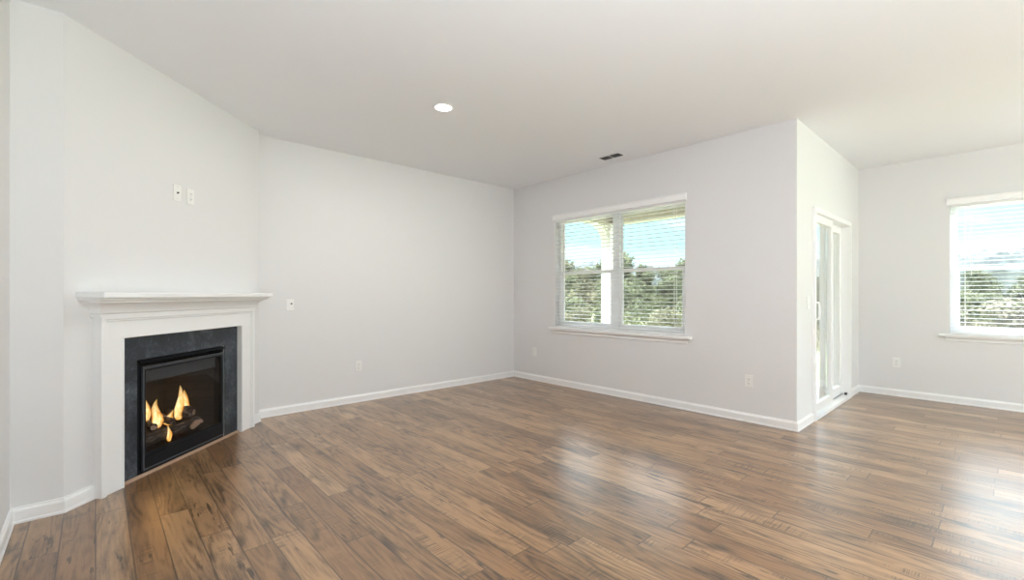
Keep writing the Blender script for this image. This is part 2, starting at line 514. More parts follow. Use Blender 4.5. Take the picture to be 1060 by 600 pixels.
def wall_with_hole(name, axis, c0, c1, a0, a1, holes, label):
    m = MB()
    def b(p0, p1, z0, z1):
        if p1 - p0 < 1e-4 or z1 - z0 < 1e-4: return
        if axis == 'x': m.box(c0, c1, p0, p1, z0, z1)
        else: m.box(p0, p1, c0, c1, z0, z1)
    cur = a0
    for h0, h1, z0, z1 in sorted(holes):
        b(cur, h0, 0, H); b(h0, h1, 0, z0); b(h0, h1, z1, H); cur = h1
    b(cur, a1, 0, H)
    return struct(m.build(name, M['wall']), label, 'wall')
wall_with_hole('wall_right', 'x', xB, xB + T, yC, yA, [(BW0, BW1, WZ0, WZ1)], 'pale wall holding the double window')
wall_with_hole('wall_patio', 'y', yC, yC + T, xB + T, xD, [(DX0, DX1, 0, DZ)], 'white wall around the sliding patio door')
wall_with_hole('wall_far_right', 'x', xD, xD + T, yR, yC + T, [(DW0, DW1, WZ0, WZ1), (EW0, EW1, 0.1, 2.25)], 'pale wall at the far right with a window')
wall_with_hole('wall_rear', 'y', yR - T, yR, xL, xD + T, [(3.4, 6.2, 0.1, 2.2)], 'wall behind the camera')

# ---- baseboards, mitred run
PROF = [(0, 0), (0.017, 0), (0.017, 0.010), (0.0135, 0.016), (0.0135, 0.062), (0.011, 0.070), (0.007, 0.0745), (0.006, 0.083), (0, 0.083)]
def baseboard(names, pts, starts_free=True):
    n = len(pts)
    P = [Vector((p[0], p[1])) for p in pts]
    def seg(i): return (P[i + 1] - P[i]).normalized()
    def off(i):
        if i == 0: d = seg(0); return Vector((d.y, -d.x))
        if i == n - 1: d = seg(n - 2); return Vector((d.y, -d.x))
        a, b = seg(i - 1), seg(i)
        na, nb = Vector((a.y, -a.x)), Vector((b.y, -b.x))
        return (na + nb) / (1 + na.dot(nb))
    for i in range(n - 1):
        if not names[i]: continue
        A, B = off(i), off(i + 1)
        k = len(PROF)
        vs_ = [(P[i].x + A.x * q, P[i].y + A.y * q, z) for q, z in PROF] + [(P[i + 1].x + B.x * q, P[i + 1].y + B.y * q, z) for q, z in PROF]
        fs = [(j, (j + 1) % k, k + (j + 1) % k, k + j) for j in range(k)] + [tuple(range(k))[::-1], tuple(range(k, 2 * k))]
        struct(MB().add(vs_, fs).build(names[i], M['trim']), 'white baseboard', 'baseboard')
e45 = Vector((1, 1, 0)) / math.sqrt(2)
MX0, MX1 = 0.165, 1.625           # mantel outer edges along the face
q0 = F1 + e45 * MX0; q1 = F1 + e45 * MX1
baseboard(['baseboard_left', 'baseboard_left_return', 'baseboard_chimney_left'], [(xL, yR), (xL, yS), (F1.x, F1.y), (q0.x, q0.y)])
baseboard(['baseboard_chimney_right', 'baseboard_chimney_return', 'baseboard_back', 'baseboard_right', 'baseboard_patio_left'],
          [(q1.x, q1.y), (F2.x, F2.y), (F2.x, yA), (xB, yA), (xB, yC), (DX0 - 0.012, yC)])
baseboard(['baseboard_patio_right', 'baseboard_far_right'], [(DX1 + 0.03, yC), (xD, yC), (xD, yR)])

# ------------------------------------------------------------------ windows
def make_window(name, X, y0, y1, z0, z1, label):
    """double single-hung window in a wall at x=X (room on the -x side)"""
    r = struct(empty(name, (X, (y0 + y1) / 2, z0)), label, 'window')
    hw = (y1 - y0) / 2; h = z1 - z0
    d0, d1 = 0.085, 0.15
    f = MB().frame('x', d0, d1 - d0, -hw, hw, 0, h, 0.035)
    f.box(d0 - 0.004, d1, -0.045, 0.045, 0.035, h - 0.035)
    f.build('window_frame', M['vinyl'], r, 0.002)
    for s in (-1, 1):
        a0, a1 = (-hw + 0.035, -0.045) if s < 0 else (0.045, hw - 0.035)
        mid = h * 0.5
        up = MB().frame('x', d0 + 0.036, 0.024, a0, a1, mid - 0.02, h - 0.035, 0.022, wb=0.038).build('upper_sash', M['vinyl'], r, 0.0015)
        MB().box(d0 + 0.046, d0 + 0.050, a0 + 0.02, a1 - 0.02, mid + 0.016, h - 0.055).build('pane', M['glass'], up)
        lo = MB().frame('x', d0 + 0.008, 0.026, a0, a1, 0.035, mid + 0.022, 0.042, wb=0.045, wt=0.036).build('lower_sash', M['vinyl'], r, 0.0015)
        MB().box(d0 + 0.018, d0 + 0.022, a0 + 0.04, a1 - 0.04, 0.078, mid - 0.012).build('pane', M['glass'], lo)
        lk = MB(); lk.box(d0 + 0.0, d0 + 0.03, (a0 + a1) / 2 - 0.03, (a0 + a1) / 2 + 0.03, mid + 0.0225, mid + 0.034)
        lk.box(d0 - 0.004, d0 + 0.008, (a0 + a1) / 2 - 0.006, (a0 + a1) / 2 + 0.025, mid + 0.034, mid + 0.042)
        lk.build('sash_lock', M['vinyl'], lo, 0.001)
    st = MB().box(-0.042, 0.085, -hw - 0.085, hw + 0.085, -0.026, -0.0005)
    # stool sits on the cut of the wall, horns run past the opening on the room side only
    st = MB(); st.box(-0.042, -0.0005, -hw - 0.085, hw + 0.085, -0.026, 0.0); st.box(-0.0005, 0.085, -hw + 0.001, hw - 0.001, 0.0, 0.006)
    st.box(-0.0005, -0.012, -hw, hw, 0.0, 0.006)
    st.build('window_sill', M['trim'], r, 0.004)
    ap = MB().prism([(-0.0005, -hw - 0.03, -0.026), (-0.024, -hw - 0.03, -0.026), (-0.022, -hw - 0.03, -0.038), (-0.013, -hw - 0.03, -0.048), (-0.013, -hw - 0.03, -0.072), (-0.0005, -hw - 0.03, -0.078)], (0, 2 * hw + 0.06, 0))
    ap.build('apron', M['trim'], r)
    return r
make_window('window_1', xB, BW0, BW1, WZ0, WZ1, 'white double window facing the porch')
make_window('window_2', xD, DW0, DW1, WZ0, WZ1, 'white window on the far right wall')

def make_blind(X, y0, y1, z0, z1, label):
    r = tag(empty('window_blind', (X, (y0 + y1) / 2, z0)), label, 'window blind')
    hw = (y1 - y0) / 2; h = z1 - z0
    v = MB().prism([(-0.030, 0, h - 0.022), (-0.030, 0, h + 0.046), (-0.024, 0, h + 0.056), (-0.0165, 0, h + 0.056), (-0.0165, 0, h - 0.022)], (0, 0, 0))
    v = MB()
    prof = [(-0.030, h - 0.022), (-0.033, h - 0.014), (-0.028, h - 0.006), (-0.028, h + 0.036), (-0.034, h + 0.046), (-0.034, h + 0.052), (-0.018, h + 0.052), (-0.018, h - 0.022)]
    v.prism([(a, -hw - 0.022, b) for a, b in prof], (0, 2 * hw + 0.044, 0))
    v.box(-0.018, -0.0005, -hw - 0.022, -hw - 0.010, h - 0.022, h + 0.052)
    v.box(-0.018, -0.0005, hw + 0.010, hw + 0.022, h - 0.022, h + 0.052)
    v.build('valance', M['vinyl'], r, 0.001)
    MB().box(0.004, 0.056, -hw + 0.006, hw - 0.006, h - 0.042, h - 0.002).build('headrail', M['vinyl'], r, 0.002)
    sl = MB()
    zt = h - 0.065; zb = 0.045; n = 31
    for i in range(n):
        z = zb + (zt - zb) * i / (n - 1)
        # shallow curved slat, 50 mm deep, open (flat)
        prof = [(0.005, z - 0.0015), (0.018, z + 0.0005), (0.030, z + 0.0012), (0.042, z + 0.0005), (0.055, z - 0.0015), (0.055, z + 0.001), (0.042, z + 0.003), (0.030, z + 0.0037), (0.018, z + 0.003), (0.005, z + 0.001)]
        sl.prism([(a, -hw + 0.008, b) for a, b in prof], (0, 2 * hw - 0.016, 0))
    sl.build('slats', M['slat'], r)
    MB().box(0.006, 0.054, -hw + 0.008, hw - 0.008, 0.010, 0.026).build('bottom_rail', M['vinyl'], r, 0.002)
    for q in (-hw + 0.12, -0.10, 0.10, hw - 0.12):
        ld = MB()
        for dx in (0.0035, 0.0565):
            ld.box(dx - 0.0006, dx + 0.0006, q - 0.0015, q + 0.0015, 0.018, h - 0.04)
        ld.build('ladder_cord', M['vinyl'], r)
    wd = MB().tube([(-0.006, hw - 0.17, h - 0.03), (-0.009, hw - 0.17, h * 0.45)], 0.0035, 8)
    wd.build('tilt_wand', M['vinyl'], r)
    return r
make_blind(xB, BW0, BW1, WZ0, WZ1, 'open white horizontal blind in the double window beside the room corner')
make_blind(xD, DW0, DW1, WZ0, WZ1, 'open white horizontal blind in the window at the far right edge')

# openings added outside the frame to light the room: plain fixed lights
def added_window(name, axis, c, a0, a1, z0, z1):
    r = struct(empty(name), 'added window outside the picture, letting light in', 'window')
    f = MB().frame(axis, c, 0.05, a0, a1, z0, z1, 0.05)
    mid = (a0 + a1) / 2
    if axis == 'x': f.box(c, c + 0.05, mid - 0.03, mid + 0.03, z0 + 0.05, z1 - 0.05)
    else: f.box(mid - 0.03, mid + 0.03, c, c + 0.05, z0 + 0.05, z1 - 0.05)
    f.build('window_frame', M['vinyl'], r, 0.002)
    g = MB()
    if axis == 'x': g.box(c + 0.02, c + 0.025, a0 + 0.05, a1 - 0.05, z0 + 0.05, z1 - 0.05)
    else: g.box(a0 + 0.05, a1 - 0.05, c + 0.02, c + 0.025, z0 + 0.05, z1 - 0.05)
    g.build('pane', M['glass'], r)
added_window('added_window_3', 'x', xD + 0.06, EW0, EW1, 0.1, 2.25)
added_window('added_window_4', 'y', yR - 0.10, 3.4, 6.2, 0.1, 2.2)

# ------------------------------------------------------------------ sliding patio door
dr = struct(empty('door_1', (DX0, yC, 0)), 'white sliding glass patio door', 'door')
DWd = DX1 - DX0
cs = MB()
# frame liner proud of the wall by 26 mm, running back through the wall
cs.box(0, 0.032, -0.026, 0.13, 0, DZ); cs.box(DWd - 0.032, DWd, -0.026, 0.13, 0, DZ)
cs.box(0.032, DWd - 0.032, -0.026, 0.13, DZ - 0.05, DZ); cs.box(0.032, DWd - 0.032, -0.026, 0.13, 0, 0.035)
cs.build('door_frame', M['vinyl'], dr, 0.002)
MB().box(0.032, DWd - 0.032, 0.052, 0.062, 0.035, 0.05).build('track', M['steel'], dr)
def panel(name, a0, a1, yy):
    p = MB().frame('y', yy, 0.042, a0, a1, 0.052, DZ - 0.052, 0.068, wb=0.085, wt=0.075).build(name, M['vinyl'], dr, 0.002)
    MB().box(a0 + 0.064, a1 - 0.064, yy + 0.018, yy + 0.024, 0.135, DZ - 0.125).build('pane', M['glass'], p)
    return p
slp = panel('sliding_panel', 0.034, DWd / 2 + 0.036, 0.004)
panel('fixed_panel', DWd / 2 - 0.034, DWd - 0.034, 0.068)
hd = MB().tube([(0.068, 0.004, 0.95), (0.068, -0.034, 0.965), (0.068, -0.040, 1.0), (0.068, -0.040, 1.08), (0.068, -0.034, 1.115), (0.068, 0.004, 1.13)], 0.010, 10)
hd.box(0.048, 0.088, -0.002, 0.006, 0.92, 1.16)
hd.build('handle', M['vinyl'], slp, 0)
MB().box(DWd - 0.075, DWd - 0.045, 0.006, 0.030, 0.036, 0.062).build('door_stop', M['slotdark'], dr, 0.002)

# ------------------------------------------------------------------ mantel
mt = tag(empty('fireplace_mantel', F1, ROT), 'white painted mantelpiece with a moulded shelf framing the corner fireplace', 'mantel')
IX0, IX1, IZ = 0.324, 1.466, 0.925
TOPZ = 1.10
sur = MB()
for a0, a1 in ((MX0, IX0), (IX1, MX1)):
    sur.box(a0, a1, -0.046, 0, 0, IZ)
sur.box(MX0, MX1, -0.046, 0, IZ, TOPZ)
sur.build('surround_board', M['trim'], mt, 0.0015)
# raised outer band and inner bead
bd = MB()
def band(mb, a0, a1, zt_, wdt, y0, y1, tw=None):
    """upside-down U, open at the floor"""
    tw = wdt if tw is None else tw
    mb.prism([(a0, y0, 0), (a0 + wdt, y0, 0), (a0 + wdt, y0, zt_ - tw), (a1 - wdt, y0, zt_ - tw), (a1 - wdt, y0, 0), (a1, y0, 0), (a1, y0, zt_), (a0, y0, zt_)], (0, y1 - y0, 0))
band(bd, MX0 - 0.004, MX1 + 0.004, 1.092, 0.030, -0.062, -0.046, 0.045)
band(bd, MX0 + 0.028, MX1 - 0.028, 1.045, 0.012, -0.055, -0.046)
bd.build('back_band', M['trim'], mt, 0.003)
ib = MB(); band(ib, IX0 - 0.014, IX1 + 0.014, IZ + 0.014, 0.012, -0.050, -0.046)
ib.build('inner_bead', M['trim'], mt, 0.0015)
# crown under the shelf: profile swept round three sides
def sweep3(mb, prof, a0, a1):
    """prof: (out, z). Swept along left return, front, right return, mitred."""
    k = len(prof); vs_ = []
    for q, z in prof:
        vs_.append((a0 - q, 0, z))
    for q, z in prof: vs_.append((a0 - q, -q - 0.050, z))
    for q, z in prof: vs_.append((a1 + q, -q - 0.050, z))
    for q, z in prof: vs_.append((a1 + q, 0, z))
    fs = [(i * k + j, i * k + j + 1, (i + 1) * k + j + 1, (i + 1) * k + j) for i in range(3) for j in range(k - 1)]
    # close back with inner line
    n0 = len(vs_)
    vs_ += [(a0 + 0.002, 0, prof[0][1]), (a0 + 0.002, 0, prof[-1][1]), (a1 - 0.002, 0, prof[0][1]), (a1 - 0.002, 0, prof[-1][1])]
    fs += [tuple(range(k)) + (n0 + 1, n0), tuple(range(3 * k, 4 * k)) + (n0 + 3, n0 + 2)]
    fs += [(0, k, 2 * k, 3 * k, n0 + 2, n0), (k - 1, 2 * k - 1, 3 * k - 1, 4 * k - 1, n0 + 3, n0 + 1)]
    mb.add(vs_, fs)
cw = MB()
pr = [(0.0, 1.062), (0.014, 1.062), (0.014, 1.080), (0.018, 1.084)]
for i in range(9):
    a = math.pi / 2 * i / 8
    pr.append((0.020 + 0.058 * (1 - math.cos(a)), 1.088 + 0.060 * math.sin(a)))
pr += [(0.078, 1.156), (0.086, 1.158), (0.090, 1.165), (0.090, 1.174)]
sweep3(cw, pr, MX0, MX1)
cw.build('crown_moulding', M['trim'], mt)
sh = MB(); SX0, SX1 = 0.063, 1.727
sh.box(SX0, SX1, -0.175, 0, 1.174, 1.210)
sh.build('mantel_shelf', M['trim'], mt, 0.007)

# slate surround (three slabs in one plane) and the wood strip at its foot
sl = MB()
sl.prism([(IX0 + 0.0005, -0.006, 0.012), (OX0, -0.006, 0.012), (OX0, -0.006, OZ), (OX1, -0.006, OZ), (OX1, -0.006, 0.012), (IX1 - 0.0005, -0.006, 0.012), (IX1 - 0.0005, -0.006, IZ - 0.0005), (IX0 + 0.0005, -0.006, IZ - 0.0005)], (0, 0.0055, 0))
o = tag(sl.build('slate_surround', M['slate']), 'dark blue-grey slate tile surround set inside the white mantel', 'tile surround')
o.location = F1; o.rotation_euler = (0, 0, ROT)
st = MB().prism([(IX0 + 0.001, -0.0065, 0), (IX0 + 0.001, -0.024, 0), (IX0 + 0.001, -0.023, 0.007), (IX0 + 0.001, -0.017, 0.013), (IX0 + 0.001, -0.0065, 0.016)], (IX1 - IX0 - 0.002, 0, 0))
o = struct(st.build('trim_1', M['strip']), 'thin light wood strip at the foot of the fireplace', 'trim')
o.location = F1; o.rotation_euler = (0, 0, ROT)

# ------------------------------------------------------------------ gas fireplace
fp = tag(empty('gas_fireplace', F1, ROT), 'black gas fireplace insert with a glass front, burning inside the slate surround', 'fireplace')
GX0, GX1 = 0.464, 1.302
FD = 0.46
bx = MB()
bx.box(GX0, GX0 + 0.012, 0.02, FD, 0.004, 0.765)
bx.box(GX1 - 0.012, GX1, 0.02, FD, 0.004, 0.765)
bx.box(GX0 + 0.012, GX1 - 0.012, 0.02, FD, 0.753, 0.765)
bx.box(GX0 + 0.012, GX1 - 0.012, 0.02, FD, 0.004, 0.016)
bx.box(GX0 + 0.012, GX1 - 0.012, FD - 0.012, FD, 0.016, 0.753)
bx.build('cabinet', M['blackmetal'], fp)
ln = MB()
ln.add([(0.52, 0.05, 0.085), (0.62, 0.37, 0.085), (1.12, 0.37, 0.085), (1.25, 0.05, 0.085), (0.52, 0.05, 0.72), (0.62, 0.37, 0.72), (1.12, 0.37, 0.72), (1.25, 0.05, 0.72)],
       [(0, 1, 5, 4), (1, 2, 6, 5), (2, 3, 7, 6), (4, 5, 6, 7)])
lno = ln.build('brick_liner', M['brick'], fp, recalc=False)
sm_ = lno.modifiers.new('solid', 'SOLIDIFY'); sm_.thickness = 0.008
dk = MB().box(0.485, 1.285, 0.03, 0.40, 0.085, 0.100); dk.build('burner_deck', M['blackmetal'], fp)
# face: outer flange, louvre hood above, grey edge frame, lower access panel
fl = MB()
fl.frame('y', 0.004, 0.016, GX0, GX1, 0.004, 0.765, 0.044, wr=0.030, wb=0.030, wt=0.012)
fl.build('outer_flange', M['blackmetal'], fp, 0.0015)
hdm = MB()
hdm.prism([(GX0 + 0.004, -0.024, 0.748), (GX0 + 0.004, -0.021, 0.753), (GX0 + 0.004, 0.003, 0.762), (GX0 + 0.004, 0.003, 0.757), (GX0 + 0.004, -0.018, 0.746)], (GX1 - GX0 - 0.008, 0, 0))
hdm.prism([(GX0 + 0.022, -0.004, 0.730), (GX0 + 0.022, 0.003, 0.736), (GX0 + 0.022, 0.003, 0.733), (GX0 + 0.022, -0.004, 0.727)], (GX1 - GX0 - 0.044, 0, 0))
hdm.build('hood', M['blackmetal'], fp, 0.001)
gf = MB(); gf.frame('y', -0.014, 0.017, 0.498, 1.284, 0.030, 0.718, 0.011, wb=0.011, wt=0.016)
gf.build('glass_frame', M['greymetal'], fp, 0.002)
g2 = MB(); g2.frame('y', -0.006, 0.009, 0.509, 1.273, 0.125, 0.702, 0.020, wb=0.016, wt=0.016)
g2.build('inner_frame', M['blackmetal'], fp, 0.0015)
MB().box(0.529, 1.253, -0.001, 0.002, 0.141, 0.686).build('glass_panel', M['fireglass'], fp)
MB().box(0.529, 1.253, 0.040, 0.043, 0.600, 0.686).build('valance_screen', M['greymetal'], fp)
lp = MB()
lp.box(0.509, 1.273, -0.010, 0.003, 0.041, 0.125)
lp.box(0.515, 1.267, -0.013, -0.010, 0.112, 0.118)
lp.build('lower_panel', M['blackmetal'], fp, 0.002)

# logs: each a charred ceramic log, resting on the deck or on one another
def log(p0, p1, r, seed, label, cut=False, skin=None):
    rnd = random.Random(seed)
    p0, p1 = Vector(p0), Vector(p1)
    n, k = 16, 18
    mb = MB(); vs_ = []
    d = (p1 - p0).normalized(); a = d.cross(Vector((0, 0, 1))).normalized(); b = d.cross(a)
    for i in range(n + 1):
        t = i / n
        c = p0.lerp(p1, t) + Vector((0, 0, 0.006 * math.sin(t * 5 + seed)))
        rr = r * (0.55 if i in (0, n) else 0.9 + 0.12 * math.sin(t * 7 + seed))
        for j in range(k):
            q = 2 * math.pi * j / k
            wob = 1 + 0.16 * noise.noise(Vector((t * 6 + seed, math.cos(q) * 1.6, math.sin(q) * 1.6)))
            vs_.append(c + (a * math.cos(q) + b * math.sin(q)) * rr * wob)
    fs = [(i * k + j, i * k + (j + 1) % k, (i + 1) * k + (j + 1) % k, (i + 1) * k + j) for i in range(n) for j in range(k)]
    mb.add(vs_, fs)
    mb.cur = 1 if cut else 0
    mb.add([vs_[j] for j in range(k)], [tuple(range(k))[::-1]])
    mb.add([vs_[n * k + j] for j in range(k)], [tuple(range(k))])
    R = Matrix.Rotation(ROT, 4, 'Z')
    mb.v = [tuple(Vector(v) - p0) for v in mb.v]
    o = mb.build('gas_log', [skin or M['log'], M['logcut']], None, 0, True)
    o.location = F1 + R @ p0; o.rotation_euler = (0, 0, ROT)
    return tag(o, label, 'log', 'gas logs in the firebox')
log((0.61, 0.10, 0.175), (1.165, 0.115, 0.190), 0.042, 1, 'long grey charred log lying across the front of the fire')
log((0.62, 0.29, 0.165), (1.10, 0.27, 0.165), 0.044, 2, 'charred log lying across the back of the fire')
log((0.70, 0.09, 0.258), (0.82, 0.29, 0.270), 0.034, 3, 'short charred log leaning at the left of the flames', True)
log((0.885, 0.10, 0.256), (0.93, 0.30, 0.270), 0.032, 4, 'charred log crossing the middle of the flames')
log((1.095, 0.10, 0.268), (1.06, 0.29, 0.268), 0.042, 6, 'thick charred log stub at the right of the flames', True)
log((0.99, 0.038, 0.180), (1.10, 0.040, 0.200), 0.022, 5, 'pale split log chunk leaning on the front log', True, M['logcut'])
R45 = Matrix.Rotation(ROT, 4, 'Z')
# burner pan with embers
eb = MB(); rnd = random.Random(7)
for i in range(150):
    x = rnd.uniform(0.60, 1.16); y = rnd.uniform(0.17, 0.24); r = rnd.uniform(0.008, 0.017)
    vs_ = [(x + r * rnd.uniform(.7, 1.3) * sx_, y + r * rnd.uniform(.7, 1.3) * sy_, 0.1145 + r * rnd.uniform(.5, .8) * sz_) for sx_, sy_, sz_ in ((1, 0, 0), (-1, 0, 0), (0, 1, 0), (0, -1, 0), (0, 0, 1), (0, 0, -.8))]
    eb.add(vs_, [(0, 2, 4), (2, 1, 4), (1, 3, 4), (3, 0, 4), (2, 0, 5), (1, 2, 5), (3, 1, 5), (0, 3, 5)])
o = tag(eb.build('embers', M['ember']), 'glowing ember bed under the logs', 'embers', kind='stuff'); o.location = F1; o.rotation_euler = (0, 0, ROT)
fl_ = bpy.data.lights.new('fire_light', 'POINT'); fl_.energy = 0.5; fl_.color = (1, 0.5, 0.18); fl_.shadow_soft_size = 0.05
flo = bpy.data.objects.new('fire_light', fl_); COL.objects.link(flo); flo.location = F1 + R45 @ Vector((0.88, 0.20, 0.48))
def flame(x, y, z, h, wd_, seed, label):
    k, n = 14, 16
    mb = MB(); vs_ = []
    for i in range(n + 1):
        t = i / n
        prof = math.sin(min(1, t * 2.6 + 0.25) * math.pi / 2) * (1 - t) ** 0.75
        cx = 0.35 * wd_ * math.sin(t * 4.2 + seed) * t; cy = 0.2 * wd_ * math.sin(t * 5 + 2 * seed) * t
        for j in range(k):
            q = 2 * math.pi * j / k
            nn = 1 + 0.45 * noise.noise(Vector((math.cos(q) * 1.3 + seed * 3, math.sin(q) * 1.3, t * 3.5)))
            vs_.append((cx + wd_ * prof * nn * math.cos(q), cy + wd_ * 0.55 * prof * nn * math.sin(q), h * t))
    fs = [(i * k + j, i * k + (j + 1) % k, (i + 1) * k + (j + 1) % k, (i + 1) * k + j) for i in range(n) for j in range(k)]
    mb.add(vs_, fs)
    o = mb.build('flame', M['flame'], None, 0, True)
    o.location = F1 + R45 @ Vector((x, y, z)); o.rotation_euler = (0, 0, ROT)
    return tag(o, label, 'flame', 'gas flames over the logs')
flame(0.755, 0.19, 0.290, 0.175, 0.042, 1.0, 'leftmost slim yellow flame in the fire')
flame(0.840, 0.18, 0.215, 0.215, 0.062, 2.1, 'ragged orange flame left of the fire\'s centre')
flame(0.930, 0.16, 0.212, 0.110, 0.055, 3.3, 'low orange flame between the crossed logs')
flame(1.035, 0.17, 0.225, 0.265, 0.055, 4.2, 'tallest pale yellow flame in the fire')
flame(1.125, 0.20, 0.230, 0.210, 0.060, 5.4, 'orange flame just right of the tallest one')
flame(0.700, 0.20, 0.280, 0.110, 0.030, 6.1, 'small faint orange flame at the left end of the fire')
flame(0.790, 0.050, 0.135, 0.120, 0.026, 7.3, 'small low flame in front of the long front log')

# ------------------------------------------------------------------ electrical plates
def outlet(loc, rz, label, kind='outlet'):
    """local x along the wall, local -y out of the wall"""
    names = {'outlet': 'wall_outlet', 'switch': 'light_switch', 'media': 'media_plate', 'gas': 'gas_valve_plate'}
    cats = {'outlet': 'outlet', 'switch': 'switch', 'media': 'cable plate', 'gas': 'wall plate'}
    r = tag(empty(names[kind], loc, rz), label, cats[kind])
    W2, H2 = 0.036, 0.058
    MB().box(-W2, W2, -0.006, 0, -H2, H2).build('cover_plate', M['plastic'], r, 0.003)
    if kind == 'outlet':
        for s in (-1, 1):
            c = s * 0.0195
            rc = MB()
            pts = []
            for i in range(20):
                a = 2 * math.pi * i / 20
                pts.append((0.0165 * math.cos(a), -0.006, c + max(-0.0125, min(0.0125, 0.0165 * math.sin(a)))))
            rc.prism(pts, (0, -0.0025, 0))
            rco = rc.build('receptacle', M['plastic'], r)
            sd_ = MB()
            sd_.box(-0.008, -0.0055, -0.0092, -0.0083, c - 0.003, c + 0.006)
            sd_.box(0.0055, 0.008, -0.0092, -0.0083, c - 0.002, c + 0.005)
            sd_.box(-0.0022, 0.0022, -0.0092, -0.0083, c - 0.010, c - 0.006)
            sd_.build('slots', M['slotdark'], rco)
        MB().lathe([(0.0032, 0.006), (0.0032, 0.0072), (0.0, 0.0076)], (0, 0, 0), 12, 'y').build('screw', M['steel'], r)
    elif kind == 'switch':
        MB().box(-0.0165, 0.0165, -0.0075, -0.006, -0.033, 0.033).build('rocker_frame', M['plastic'], r, 0.0006)
        MB().prism([(-0.0145, -0.0075, -0.031), (-0.0145, -0.0125, -0.031), (-0.0145, -0.0095, 0), (-0.0145, -0.0078, 0.031), (-0.0145, -0.0075, 0.031)], (0.029, 0, 0)).build('rocker', M['plastic'], r, 0.0006)
        for s in (-1, 1): MB().lathe([(0.003, 0.006), (0.003, 0.007), (0, 0.0074)], (0, 0, s * 0.048), 12, 'y').build('screw', M['steel'], r)
    elif kind == 'media':
        MB().lathe([(0.0075, 0.006), (0.0075, 0.008), (0.005, 0.008), (0.005, 0.016), (0.0022, 0.016), (0.0022, 0.013), (0, 0.013)], (0, 0, 0.002), 18, 'y').build('coax_jack', M['slotdark'], r)
        for s in (-1, 1): MB().lathe([(0.003, 0.006), (0.003, 0.007), (0, 0.0074)], (0, 0, s * 0.042), 12, 'y').build('screw', M['steel'], r)
    else:
        MB().lathe([(0.0085, 0.006), (0.0085, 0.009), (0.0055, 0.011), (0, 0.011)], (0.014, 0, 0.012), 20, 'y').build('key_socket', M['slotdark'], r)
        kn_ = MB().box(-0.020, 0.004, -0.0085, -0.006, -0.030, -0.004); kn_.box(-0.020, 0.004, -0.0085, -0.006, 0.002, 0.024)
        kn_.build('insert', M['plastic'], r, 0.0008)
    return r
def onF(s, z): return F1 + R45 @ Vector((s, -0.0003, 0)) + Vector((0, 0, z))
outlet(onF(0.798, 1.932), ROT, 'white cable plate with a dark jack high above the mantel', 'media')
outlet(onF(0.925, 1.932), ROT, 'white power outlet high above the mantel, right of the cable plate')
outlet((1.444, yA - 0.0003, 1.092), 0, 'white square-cornered plate with a round dark socket beside the mantel shelf', 'gas')
outlet((2.161, yA - 0.0003, 0.400), 0, 'white outlet low on the back wall between fireplace and corner')
outlet((xB - 0.0003, 4.46, 0.400), -math.pi / 2, 'white outlet low on the wall left of the double window, next to the corner')
outlet((xB - 0.0003, 1.635, 0.385), -math.pi / 2, 'white outlet low on the wall right of the double window')
outlet((4.855, yC - 0.0003, 1.122), 0, 'white light switch beside the sliding patio door', 'switch')
outlet((xD - 0.0003, 0.879, 0.395), -math.pi / 2, 'white outlet low on the far right wall between door and window')

# ------------------------------------------------------------------ ceiling fittings
def downlight(x, y, label, group=None):
    r = tag(empty('recessed_light', (x, y, H)), label, 'ceiling light', group)
    MB().lathe([(0.088, -0.0005), (0.088, -0.004), (0.080, -0.008), (0.068, -0.006), (0.066, -0.0005)], n=40).build('trim_ring', M['trim'], r, smooth=True)
    MB().lathe([(0.066, -0.001), (0.066, -0.004), (0.03, -0.006), (0, -0.0065)], n=40).build('lens', M['lamp'], r)
    ld = bpy.data.lights.new('downlight', 'AREA'); ld.shape = 'DISK'; ld.size = 0.12; ld.energy = DOWN_W; ld.color = (1, 0.98, 0.95)
    lo = bpy.data.objects.new('downlight_glow', ld); COL.objects.link(lo); lo.parent = r; lo.location = (0, 0, -0.012)
downlight(2.114, 3.141, 'lit round recessed ceiling light')
for (x, y) in ((2.1, -1.0), (0.4, -2.6), (2.6, -3.2), (4.9, -3.4)):  # unseen downlights added behind the camera for extra light
    downlight(x, y, 'added lit recessed ceiling light behind the camera, for fill', 'added recessed lights behind the camera')
# globe pendants added behind and to the right of the camera as fill
def pendant(x, y, z, wt, label):
    r = tag(empty('fill_globe_pendant', (x, y, H)), label, 'added pendant light')
    MB().lathe([(0.06, 0), (0.06, -0.02), (0.02, -0.03), (0, -0.03)], n=28).build('canopy', M['steel'], r)
    MB().tube([(0, 0, -0.03), (0, 0, z - H + 0.15)], 0.006, 10).build('stem', M['steel'], r)
    gl = MB().lathe([(0.001, 0.15)] + [(0.15 * math.sin(math.pi * i / 20), 0.15 * math.cos(math.pi * i / 20)) for i in range(1, 20)] + [(0.001, -0.15)], (0, 0, z - H), 36)
    gl.build('globe', M['globe'], r, smooth=True)
    ld = bpy.data.lights.new('fill_globe_bulb', 'POINT'); ld.energy = wt; ld.shadow_soft_size = 0.17; ld.color = (0.92, 0.96, 1.0)
    lo = bpy.data.objects.new('fill_globe_bulb', ld); COL.objects.link(lo); lo.parent = r; lo.location = (0, 0, z - H)
